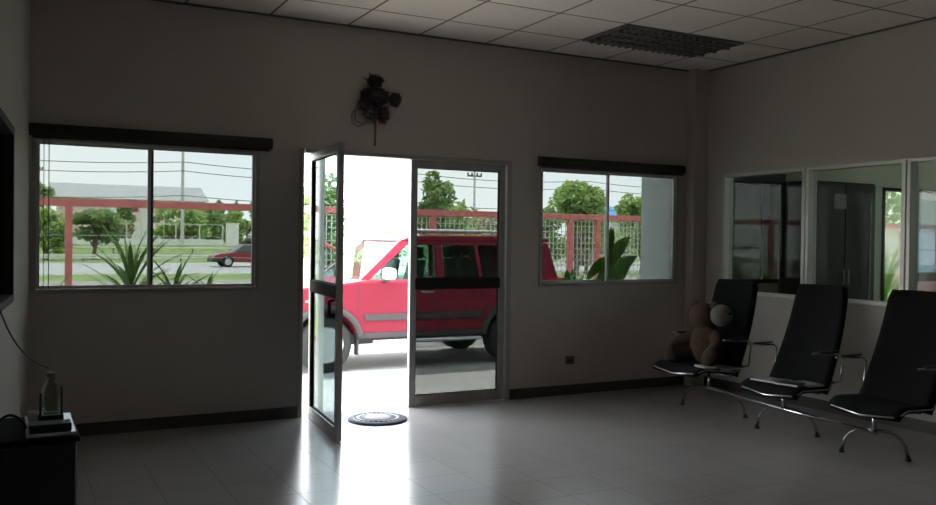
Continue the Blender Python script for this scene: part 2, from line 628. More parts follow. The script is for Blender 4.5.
for rr, q in ((.168, .011), (.124, .009)):
    rows = []
    for k in range(168):
        a = 2 * PI * k / 168
        w_ = q * (.65 + .35 * math.cos(28 * a))
        rows.append([(2.42 + (rr + w_ * math.cos(b_)) * math.cos(a), -.315 + (rr + w_ * math.cos(b_)) * math.sin(a), .020 + w_ * .5 * math.sin(b_))
                     for b_ in [2 * PI * m_ / 8 for m_ in range(8)]])
    rows.append(rows[0])
    MB().grid(rows, True).build('braid', MATS['mat_mid_grey'], t, True)

# ------------------------------------------------------------------ ceiling light
x0, x1, y0, y1 = 4.075, 5.263, -1.103, -.515
t = empty('ceiling_light', (x0, y0, ZC), 'unlit recessed ceiling light with dark louvre grid above the right window', 'light')
fr = MB().box((x0, y0, ZC - .012), (x1, y0 + .025, ZC - .001)).box((x0, y1 - .025, ZC - .012), (x1, y1, ZC - .001)) \
    .box((x0, y0 + .025, ZC - .012), (x0 + .025, y1 - .025, ZC - .001)).box((x1 - .025, y0 + .025, ZC - .012), (x1, y1 - .025, ZC - .001))
fr.build('frame', m_cargry, t)
mb = MB()
for i in range(1, 4):
    y = y0 + (y1 - y0) * i / 4
    mb.box((x0 + .025, y - .012, ZC - .035), (x1 - .025, y + .012, ZC - .003))
for i in range(1, 17):
    x = x0 + (x1 - x0) * i / 17
    mb.box((x - .003, y0 + .025, ZC - .032), (x + .003, y1 - .025, ZC - .006))
mb.build('louvre', mat('dull_louvre', (.24, .22, .21), .5, .2), t)
B((x0 + .026, y0 + .026, ZC - .006), (x1 - .026, y1 - .026, ZC - .001)).build('backing', m_bark, t)
for i in range(4):
    y = y0 + (y1 - y0) * (i + .5) / 4
    MB().tube([(x0 + .05, y, ZC - .02), (x1 - .05, y, ZC - .02)], .008, 8).build('tube_lamp', m_cargry, t, True)

# wall socket
t = empty('wall_socket', (4.35, 0, .30), 'brown wall socket low on the wall under the right window', 'socket')
B((4.31, -.012, .265), (4.40, -.001, .335)).build('plate', mat('brown_plate', (.16, .12, .10), .5), t, bevel=.004)
for dx in (-.018, .012):
    MB().lathe([(.011, -.0135), (.011, -.012)], (4.355 + dx, 0, .30), 12, 'Y').build('socket_hole', m_black, t)

# ------------------------------------------------------------------ dried ornament on the wall
OC = Vector((2.56, -.05, 2.33))
t = empty('hanging_ornament', (2.55, -.02, 2.33), 'dark dried bouquet with ribbon and stick hanging above the open door', 'ornament')
m_dry = mat('dried_dark_flowers', (.085, .058, .07), .9, noise=.4, scale=20)
m_drg = mat('dried_dark_leaves', (.05, .075, .045), .9, noise=.4, scale=20)
m_rib = mat('dull_ribbon', (.28, .25, .25), .6)
m_rose = mat('dusty_rose', (.13, .055, .06), .8)


def petals(mb, c, rad, n, size, rg):
    for _ in range(n):
        d = Vector((rg.gauss(0, 1), rg.gauss(0, .5), rg.gauss(0, 1)))
        d.normalize()
        p = Vector(c) + Vector((d.x * rad[0], d.y * rad[1], d.z * rad[2])) * (rg.random() ** .4)
        a = Vector((rg.gauss(0, 1), rg.gauss(0, 1), rg.gauss(0, 1))).normalized()
        b = a.orthogonal().normalized()
        s_ = size * rg.uniform(.6, 1.3)
        mb.add([p - a * s_, p + b * s_ * .5, p + a * s_, p - b * s_ * .5], [(0, 1, 2, 3)])


rg = random.Random(3)
mb = MB()
petals(mb, (2.48, -.05, 2.445), (.125, .035, .07), 480, .022, rg)
petals(mb, (2.64, -.05, 2.435), (.055, .035, .055), 180, .02, rg)
petals(mb, (2.39, -.05, 2.38), (.05, .03, .06), 90, .018, rg)
mb.ball((2.49, -.045, 2.45), (.10, .03, .05), 12, 8).ball((2.635, -.045, 2.435), (.045, .03, .04), 10, 8)
mb.build('flower_mass', m_dry, t)
mb = MB()
petals(mb, (2.475, -.05, 2.56), (.065, .03, .05), 190, .022, rg)
for k in range(9):
    a = R(rg.uniform(30, 150))
    L = rg.uniform(.08, .12)
    mb.tube([(2.475, -.05, 2.52), (2.475 + math.cos(a) * L, -.05, 2.52 + math.sin(a) * L)], [.006, .002], 5)
mb.build('leaf_tuft', m_drg, t)
lp = [(2.40, -.04, 2.42), (2.335, -.045, 2.36), (2.29, -.05, 2.285), (2.295, -.05, 2.225), (2.345, -.045, 2.205), (2.42, -.04, 2.235), (2.475, -.04, 2.245)]
mb = MB()
for off in (0, .022):
    mb.tube([(x_ + off, y_, z_ + off) for x_, y_, z_ in lp], .009, 6)
mb.build('ribbon_loop', m_rib, t, True)
mb = MB()
petals(mb, (2.46, -.04, 2.33), (.08, .02, .08), 130, .02, rg)
mb.build('pale_gauze', mat('grey_gauze', (.12, .105, .105), .9), t)
mb = MB()
petals(mb, (2.55, -.045, 2.31), (.05, .025, .07), 140, .02, rg)
mb.build('rose_spray', m_rose, t)
MB().tube([(2.48, -.03, 2.42), (2.49, -.03, 2.20), (2.487, -.03, 2.065)], .009, 6).build('stick', m_bark, t, True)

# ------------------------------------------------------------------ waiting bench
YCH = (-1.23, -2.05, -2.80)
JN = ((4.88, -1.17), (4.765, -2.02), (4.71, -2.78))
SF = ((4.46, .405), (4.57, .365), (4.57, .365))
XJ = 4.80
bench = empty('waiting_bench', (XJ, -2.02, 0), 'black and chrome waiting bench of three high-backed seats along the partition', 'bench')
MB().tube([(4.91, -.97, .20), (4.88, -1.17, .2), (4.765, -2.02, .195), (4.705, -2.80, .19)], .012, 10).build('beam', m_chrome, bench, True)
FEET = [((4.93, -.81, 0), (5.02, -1.42, 0)), ((4.82, -1.73, 0), (4.99, -2.12, 0)), ((4.77, -2.50, 0), (4.955, -2.84, 0))]
for ci, yc in enumerate(YCH):
    j = Vector((*JN[ci], .19))
    xf, zf = SF[ci]
    for f in FEET[ci]:
        f = Vector(f)
        pts = []
        for k in range(11):
            u = k / 10
            p = j.lerp(f, u)
            p.z = .19 * math.sqrt(max(0, 1 - (u ** 2.4))) + .008
            pts.append(p)
        pts[-1].z = .02
        lg = MB().tube(pts, .0115, 8).build('leg', m_chrome, bench, True)
        MB().lathe([(.018, 0.0005), (.018, .012), (.013, .022)], f, 12).build('foot', m_black, lg)
    MB().tube([j, (j.x, j.y, .325)], .014, 10).build('post', m_chrome, bench, True)
    # seat shell: curves down at the front lip
    w = .245
    rows = []
    for k in range(13):
        u = k / 12
        x = xf + (4.92 - xf) * u
        z = zf + (.352 - zf) * u + (-.05 * ((.25 - u) / .25) ** 2 if u < .25 else 0) + (.06 * ((u - .85) / .15) ** 2 if u > .85 else 0)
        rows.append([(x, yc + w * v, z + .012 * (v * v)) for v in (-1, -.8, -.4, 0, .4, .8, 1)])
    MB().grid(rows).build('seat', m_fab, bench, True, solid=.035)
    rim = [(rows[k][0][0], rows[k][0][1] - .004, rows[k][0][2]) for k in range(12, 0, -1)] + \
          [(xf - .005, yc - w * .9, rows[0][0][2] + .01), (xf - .012, yc, rows[0][3][2]), (xf - .005, yc + w * .9, rows[0][6][2] + .01)] + \
          [(rows[k][6][0], rows[k][6][1] + .004, rows[k][6][2]) for k in range(1, 13)]
    MB().tube(rim, .0065, 6).build('seat_rim', m_chrome, bench, True)
    # tall tapered back
    rows = []
    for k in range(15):
        u = k / 14
        z = .34 + .715 * u
        x = 4.88 + .25 * u + .03 * math.sin(PI * u)
        ww = .25 - .045 * u if u < .94 else .25 - .045 * .94 - .02 * ((u - .94) / .06) ** 2
        rows.append([(x - .03 * (v * v), yc + ww * v, z) for v in (-1, -.85, -.5, 0, .5, .85, 1)])
    MB().grid(rows).build('backrest', m_fab, bench, True, solid=.04)
    mb = MB()
    for s_ in (-1, 1):
        mb.tube([(4.93, yc + s_ * .12, .32), (5.035, yc + s_ * .12, .55), (5.14, yc + s_ * .11, .85)], .009, 6)
    mb.tube([(j.x, j.y, .315), (4.94, yc, .315)], .012, 8).tube([(4.935, yc - .13, .318), (4.935, yc + .13, .318)], .01, 8)
    mb.build('back_support', m_chrome, bench, True)
    for s_ in (-1, 1):
        ya = yc + s_ * .285
        a = MB().tube([(4.94, yc + s_ * .22, .40), (4.95, ya, .42), (4.96, ya, .50), (4.97, ya, .585), (4.94, ya, .608), (4.68, ya, .622)],
                      .007, 8).build('armrest', m_chrome, bench, True)
        MB().box((4.74, ya - .013, .622), (4.92, ya + .013, .634)).build('arm_pad', m_black, a, bevel=.005)

# ------------------------------------------------------------------ teddy bear on the far seat
bx, by, bz = 4.81, -1.22, .40
bear = empty('teddy_bear', (bx, by, bz), 'brown teddy bear with a pale snout slumped on the far seat', 'soft toy')
body = MB()
body.ball((bx, by, bz + .13), (.105, .115, .14), 18, 12)
body.ball((bx - .01, by + .03, bz + .315), (.095, .10, .09), 18, 12)
body.tube([(bx, by - .08, bz + .20), (bx - .08, by - .17, bz + .15), (bx - .14, by - .20, bz + .11)], [.04, .045, .042], 12)
body.tube([(bx, by + .08, bz + .20), (bx - .08, by + .16, bz + .14), (bx - .15, by + .18, bz + .08)], [.04, .045, .042], 12)
body.tube([(bx - .02, by - .07, bz + .06), (bx - .10, by - .13, bz + .06), (bx - .15, by - .17, bz + .06)], [.055, .055, .05], 12)
body.tube([(bx - .02, by + .07, bz + .06), (bx - .12, by + .12, bz + .06), (bx - .19, by + .14, bz + .06)], [.055, .055, .05], 12)
for p in ((bx - .14, by - .20, bz + .11), (bx - .15, by + .18, bz + .08)):
    body.ball(p, .046, 12, 8)
for p in ((bx - .155, by - .175, bz + .068), (bx - .195, by + .145, bz + .068)):
    body.ball(p, (.04, .05, .06), 12, 8)
bb = body.build('plush_body', m_fur, bear, True)
q = bb.modifiers.new('remesh', 'REMESH')
q.mode = 'VOXEL'
q.voxel_size = .009
q.use_smooth_shade = True
for s_ in (-1, 1):
    MB().ball((bx + .0, by + .03 + s_ * .088, bz + .385), (.02, .035, .035), 12, 8).build('ear', m_fur, bear, True)
    MB().ball((bx - .045 + s_ * .03, by - .055 - s_ * .012, bz + .365), .009, 8, 6).build('eye', m_black, bear, True)
MB().ball((bx + .02, by - .10, bz + .33), (.072, .07, .072), 16, 12).build('snout', m_furp, bear, True)
MB().ball((bx + .03, by - .168, bz + .345), (.014, .012, .010), 8, 6).build('nose', m_black, bear, True)
sc_ = 1.18
for ch_ in bear.children:
    ch_.scale = (sc_, sc_, sc_)

# ------------------------------------------------------------------ magazines left on the seats


def magazine(x, y, z, rz, label, w=.21, d=.28, h=.007, m=m_paper, grp='magazines left on the seats'):
    t = empty('magazine', (x, y, z), label, 'magazine', grp)
    z += .010
    X = Matrix.Translation((x, y, z)) @ Matrix.Rotation(rz, 4, 'Z')
    MB().box((-w / 2, -d / 2, 0), (w / 2, d / 2, h * .8)).build('pages', m_paper, t, xf=X)
    MB().box((-w / 2 - .001, -d / 2 - .001, h * .8), (w / 2 + .001, d / 2 + .001, h)).build('cover', m, t, xf=X)
    return t


m_cover = mat('pale_magazine_cover', (.60, .62, .63), .25)
m_coverd = mat('dark_magazine_cover', (.03, .03, .035), .3)
magazine(4.78, -1.41, .390, R(10), 'pale magazine lying on the far seat beside the bear', .17, .24, m=m_cover)
magazine(4.60, -1.42, .405, R(-15), 'folded white leaflet at the front of the far seat', .10, .14, .012, m=m_cover)
magazine(4.70, -1.97, .380, R(8), 'pale open newspaper on the middle seat, nearer the bear', .18, .22, .010, m=m_cover)
magazine(4.82, -2.18, .376, R(-6), 'pale magazine against the backrest of the middle seat', .14, .20, .012, m=m_cover)
magazine(4.67, -2.16, .382, R(14), 'small black booklet at the front of the middle seat', .12, .16, .016, m=m_coverd)

# ------------------------------------------------------------------ black cabinet at the left
cb = empty('side_cabinet', (.05, -2.93, 0), 'low black side cabinet against the left wall', 'cabinet')
cx0, cx1, cy0, cy1, ch = -.085, .20, -3.13, -2.72, .665
MB().box((cx0, cy0, .04), (cx1, cy1, ch - .018)).build('carcass', m_black, cb, bevel=.004)
B((cx0 - .005, cy0 - .008, ch - .018), (cx1 + .008, cy1 + .008, ch)).build('top', mat('dull_black_top', (.006, .006, .006), .8, spec=.1), cb, bevel=.003)
B((cx0 + .02, cy0 + .02, .0005), (cx1 - .02, cy1 - .02, .04)).build('plinth', m_black, cb)
dr = B((cx0 + .004, cy0 - .016, .05), (cx1 - .004, cy0 - .0005, ch - .024)).build('cabinet_door', m_coverd, cb, bevel=.003)
MB().tube([(cx1 - .03, cy0 - .035, .30), (cx1 - .03, cy0 - .035, .42)], .006, 8).box((cx1 - .034, cy0 - .036, .31), (cx1 - .026, cy0 - .016, .318)) \
    .box((cx1 - .034, cy0 - .036, .402), (cx1 - .026, cy0 - .016, .41)).build('handle', m_chrome, dr)
t = empty('glass_tray', (.13, -2.95, ch), 'pale blue-white tray lying on the black cabinet', 'tray')
B((.045, -3.11, ch + .0005), (.200, -2.755, ch + .012)).build('tray_base', mat('pale_blue_acrylic', (.80, .90, .95), .08, coat=.5), t, bevel=.003)
t = empty('water_dispenser_jug', (.125, -2.95, ch + .012), 'clear plastic bottle on a black stand on the pale tray', 'bottle')
jm = glass('clear_plastic', (.62, .66, .60), .05)
MB().lathe([(.026, .0), (.03, .01), (.03, .075), (.024, .10), (.014, .115), (.014, .13)], (.125, -2.95, ch + .05), 20).build('bottle_body', jm, t, True)
MB().lathe([(.015, .0), (.015, .014)], (.125, -2.95, ch + .18), 14).build('cap', m_cable, t)
MB().box((.085, -2.99, ch + .0125), (.165, -2.91, ch + .05)).box((.088, -2.99, ch + .05), (.096, -2.98, ch + .13)) \
    .box((.154, -2.99, ch + .05), (.162, -2.98, ch + .15)).build('stand', m_black, t, bevel=.002)
t = empty('paper_cup', (.075, -2.93, ch + .013), 'small white cup beside the clear bottle', 'cup')
MB().lathe([(.016, .0), (.022, .045), (.020, .045), (.015, .004)], (.073, -2.93, ch + .013), 18).build('cup_wall', m_paper, t, True)
t = empty('cable_box', (.14, -3.07, ch + .013), 'flat black device in front of the bottle on the tray', 'device')
MB().box((.055, -3.10, ch + .013), (.185, -3.02, ch + .04)).build('case', m_black, t, bevel=.004)
MB().lathe([(.004, 0), (.004, .003)], (.17, -3.06, ch + .04), 10).build('button', m_cargry, t)
pts = []
P0, P1, P2 = Vector((XL(-2.2) + .012, -2.2, 1.06)), Vector((.01, -2.5, .86)), Vector((.12, -2.9, ch + .205))
for k in range(21):
    u = k / 20
    pts.append(P0 * (1 - u) ** 2 + P1 * 2 * u * (1 - u) + P2 * u * u)
tag(MB().tube(pts, .0038, 6).build('cable', m_cable, None, True), 'thin pale cable hanging from the left wall to the bottle', 'cable')
pts = []
for k in range(15):
    u = k / 14
    pts.append((-.06 + .11 * u, -3.05 + .06 * u, ch + .006 + .06 * math.sin(PI * u) ** .7))
tag(MB().tube(pts, .005, 6).build('black_cable', m_black, None, True), 'black cable arching over the cabinet top by the left wall', 'cable')

# ------------------------------------------------------------------ annex seen through the partition
tag(MB().box((XR + .051, YB, 2.62), (11, 0, 2.70)).build('ceiling_annex', mat('annex_ceiling_paint', (.60, .62, .50), .85)), 'pale ceiling of the room behind the partition', 'ceiling', **ST)
AO = (8.47, 10.20, -.02, 1.985)
wall_x('wall_annex_front', XR + .061, 11.0, 0, WT, -.3, ZC + .1, [(6.10, 7.30, .95, 1.97), AO], m_wall2,
       'front wall of the room behind the partition', 'wall')
tag(MB().box((10.9, YB, 0), (11.0, 0, .9)).box((10.9, YB, 2.3), (11.0, 0, ZC)).box((10.9, YB, .9), (11.0, -4.2, 2.3)).box((10.9, -.6, .9), (11.0, 0, 2.3)).build('wall_annex_right', m_wall2), 'far side wall of the room behind the partition', 'wall', **ST)
t = empty('window_9', (10.9, -4.2, .9), 'unseen side window added to light the room behind the partition', 'window', **ST)  # out of view, added to let more daylight into the annex
MB().box((10.92, -4.199, .901), (10.98, -4.15, 2.299)).box((10.92, -.65, .901), (10.98, -.601, 2.299)).box((10.92, -4.15, .901), (10.98, -.65, .95)) \
    .box((10.92, -4.15, 2.25), (10.98, -.65, 2.299)).box((10.92, -2.43, .95), (10.98, -2.37, 2.25)).build('frame', m_alul, t)
B((10.948, -4.15, .95), (10.952, -.65, 2.25)).build('pane', glass('pale_tinted_glass', (.22, .24, .22)), t)
t = empty('window_8', (6.1, 0, .95), 'shaded annex window with grey blinds seen through the corner bay', 'window', **ST)
frame_xz(6.101, 7.299, .951, 1.969, -.01, .06, .04).box((6.66, -.01, .991), (6.75, .06, 1.929)).build('frame', m_darkrail, t)
m_gb = mat('grey_green_blind', (.30, .32, .27), .8, noise=.1, scale=3)
B((6.141, .02, .991), (6.66, .03, 1.929)).build('left_blind', m_gb, t)
B((6.75, .02, .991), (7.259, .03, 1.929)).build('right_blind', m_gb, t)
tag(B((6.06, -.10, 1.95), (6.87, -.002, 2.05)).build('blind_box', m_blind), 'dark blind box seen above the shaded annex window', 'blind')
t = empty('tall_cabinet', (7.33, -.25, 0), 'tall dark cabinet standing in the room behind the partition', 'cabinet')
m_dwood = mat('dark_stained_wood', (.016, .014, .011), .75, noise=.2, scale=6)
B((6.88, -.42, .0005), (7.79, -.012, 1.97)).build('carcass', m_dwood, t, bevel=.006)
for a, b in ((6.89, 7.33), (7.34, 7.78)):
    d = B((a, -.438, .06), (b, -.4205, 1.95)).build('cabinet_door', m_dwood, t, bevel=.004)
    hx = b - .03 if a < 7.0 else a + .03
    MB().tube([(hx, -.46, .95), (hx, -.46, 1.10)], .006, 6).box((hx - .004, -.46, .96), (hx + .004, -.438, .968)) \
        .box((hx - .004, -.46, 1.082), (hx + .004, -.438, 1.09)).build('handle', m_alul, d)
t = empty('notice_sheet', (7.2, -.441, 1.7), 'pale notice sheet fixed to the tall dark cabinet', 'notice')
B((7.17, -.4405, 1.70), (7.34, -.4385, 1.85)).build('sheet', m_cargry, t)
tag(MB().tube([(7.62, -.50, .0), (7.62, -.50, 1.78)], .010, 8).lathe([(.03, 0.0005), (.03, .02)], (7.62, -.50, 0), 12)
    .build('mop_pole', mat('dull_pole', (.45, .45, .42), .5), None, True), 'thin pale pole leaning upright before the tall dark cabinet', 'pole')
# annex glass door
tag(MB().box((8.471, -.01, -.018), (8.51, .10, 1.984)).box((10.16, -.01, -.018), (10.199, .10, 1.984)).box((8.51, -.01, 1.95), (10.16, .10, 1.984))
    .build('trim_3', m_darkrail), 'dark frame around the annex doors', 'door frame', **ST)
d3 = empty('door_3', (9.02, .035, .012), 'pale framed glass door of the room behind the partition', 'door', **ST)
w, h = 1.13, 1.93
X = Matrix.Translation((9.02, .035, .012))
MB().box((0, -.02, 0), (.075, .02, h)).box((w - .075, -.02, 0), (w, .02, h)).box((.075, -.02, h - .075), (w - .075, .02, h)).box((.075, -.02, 0), (w - .075, .02, .10)) \
    .build('leaf_frame', m_white, d3, xf=X)
MB().box((.06, -.026, .93), (w - .06, .026, 1.03)).build('middle_rail', m_darkrail, d3, xf=X)
g_blue = glass('blue_film_glass', (.014, .036, .056))
MB().box((.075, -.003, 1.03), (w - .075, .003, h - .075)).build('upper_pane', g_blue, d3, xf=X)
MB().box((.075, -.003, .10), (w - .075, .003, .93)).build('lower_pane', glass('mauve_film_glass', (.04, .032, .038)), d3, xf=X)

t = empty('door_4', (8.511, .03, .012), 'fixed tinted glass added beside the annex door to dim the palm leaves behind', 'door', **ST)
MB().box((8.512, .02, -.015), (8.53, .05, 1.948)).box((9.0, .02, -.015), (9.019, .05, 1.948)).box((8.53, .02, -.015), (9.0, .05, .05)).build('leaf_frame', m_darkrail, t)
B((8.53, .033, .05), (9.0, .037, 1.949)).build('pane', glass('annex_tinted_glass', (.13, .14, .12)), t)  # pane added to dim the bright view through this opening

# roof over everything keeps the sky out of the ceiling void; its unseen eave is sized to block the sun
tag(B((-1.2, YB - .2, ZC + .12), (11.2, 1.55, ZC + .25)).build('roof', m_ext), 'roof slab with an unseen eave made deep to keep the sun out of the entrance', 'roof', **ST)
tag(B((5.75, WT, -.28), (5.90, .77, ZC + .12)).build('wall_fin', m_ext), 'pale grey outside wall fin beyond the right window', 'wall', **ST)

tag(B((2.405, 1.16, -.28), (2.485, 1.24, ZC + .12)).build('porch_post', m_white), 'slim white porch post outside the open door leaf', 'post')

# ================================================================== OUTSIDE
GZ = -.28


def strip(name, y0, y1, z, m, label, cat, x0=-60, x1=140, z1=None):
    z1 = z if z1 is None else z1
    return tag(MB().add([(x0, y0, z), (x1, y0, z), (x1, y1, z1), (x0, y1, z1), (x0, y0, z - .05), (x1, y0, z - .05), (x1, y1, z1 - .05), (x0, y1, z1 - .05)],
                        [(0, 1, 2, 3), (7, 6, 5, 4), (0, 4, 5, 1), (1, 5, 6, 2), (2, 6, 7, 3), (3, 7, 4, 0)]).build(name, m), label, cat, **ST)


strip('ground_forecourt', WT, 7.2, GZ, m_concrete, 'sunlit concrete forecourt the red car stands on', 'ground', -30, 60)
strip('ground_lawn', 7.2, 16, GZ, m_grass, 'grass between the red fence and the service lane', 'grass')
strip('ground_lane', 16, 27.5, GZ, m_concrete, 'pale service lane behind the fence', 'lane')
strip('ground_verge', 27.5, 33.5, GZ, m_grass, 'green verge between the lane and the road', 'grass')
strip('road', 33.5, 51, GZ, m_asph, 'grey road the maroon car drives on', 'road')
strip('ground_far_verge', 51, 62, GZ, m_grass, 'green verge beyond the road', 'grass')
strip('ground_bank', 62, 78, GZ, m_grass, 'rising grass bank before the white wall', 'grass', z1=.75)
strip('ground_field', 78, 400, .75, m_grass, 'field around the far buildings', 'grass', -150, 300, 1.2)


# red fence
FY = 6.5
t = empty('red_fence', (6, FY, GZ), 'red steel fence with wire mesh along the forecourt', 'fence')
MB().box((-14, FY - .05, 1.74), (24, FY + .05, 1.84)).build('top_rail', m_redpaint, t, bevel=.004)
px = [-7.4, -4.7, -2.0, .68, 3.38, 6.09, 8.80, 9.40, 11.5, 14.2, 16.9, 19.6]
for x in px:
    MB().box((x - .045, FY - .045, GZ + .0005), (x + .045, FY + .045, 1.739)).build('post', m_redpaint, t, bevel=.004)
MB().box((-14, FY - .025, GZ + .12), (24, FY + .025, GZ + .17)).build('bottom_rail', m_redpaint, t)
MB().tube([(3.42, FY - .03, 1.66), (4.6, FY - .03, 1.10)], .03, 6).build('brace', m_redpaint, t)
mb = MB()
x = 4.2
while x < 14.5:
    mb.box((x - .006, FY - .004, GZ + .17), (x + .006, FY + .004, 1.738))
    x += .085
z = GZ + .2
while z < 1.73:
    mb.box((4.0, FY - .004, z - .005), (14.5, FY + .004, z + .005))
    z += .10
x = -6
mb.build('wire_mesh', m_wire, t)
mb = MB()
for x in (-.35, .22, 1.9):
    mb.box((x - .003, FY - .003, GZ + .17), (x + .003, FY + .003, 1.738))
for z in (.35, .70, 1.05, 1.35):
    mb.box((-6, FY - .003, z - .003), (3.9, FY + .003, z + .003))
mb.build('strand_wire', m_wire, t)

# ------------------------------------------------------------------ cars


def wheel(parent, x, y, z, r, w, side):
    t = MB().lathe([(r * .62, -w / 2), (r * .93, -w / 2), (r, -w / 2 + .03), (r, w / 2 - .03), (r * .93, w / 2), (r * .62, w / 2)], (x, y, z), 36, 'Y') \
        .build('wheel', m_tyre, parent, True)
    yo = y + side * w * .5
    q = MB()
    q.lathe([(r * .64, -.02), (r * .64, .008), (r * .57, .012), (r * .55, -.012)], (x, yo, z), 36, 'Y')
    for k in range(5):
        a = 2 * PI * k / 5 + .3
        c, s = math.cos(a), math.sin(a)
        n = (-s, c)
        pts = []
        for rr, hw in ((.03, .035), (r * .58, .024)):
            for sg in (-1, 1):
                pts.append((x + c * rr + n[0] * hw * sg, z + s * rr + n[1] * hw * sg))
        q.prism([pts[0], pts[1], pts[3], pts[2]], yo - .012, yo + .012, 'Y')
    q.lathe([(.055, -.016), (.055, .018), (.03, .024)], (x, yo, z), 16, 'Y')
    q.build('alloy_rim', m_alloy, t)


def arch(cx, r, h0, n=12):
    """points over a wheel opening from rear to front (x rising), starting at height h0"""
    cz = .34
    a0 = math.asin(max(-1, min(1, (h0 - cz) / r)))
    return [(cx - r * math.cos(a0 + (PI - 2 * a0) * k / n), cz + r * math.sin(a0 + (PI - 2 * a0) * k / n)) for k in range(n + 1)]


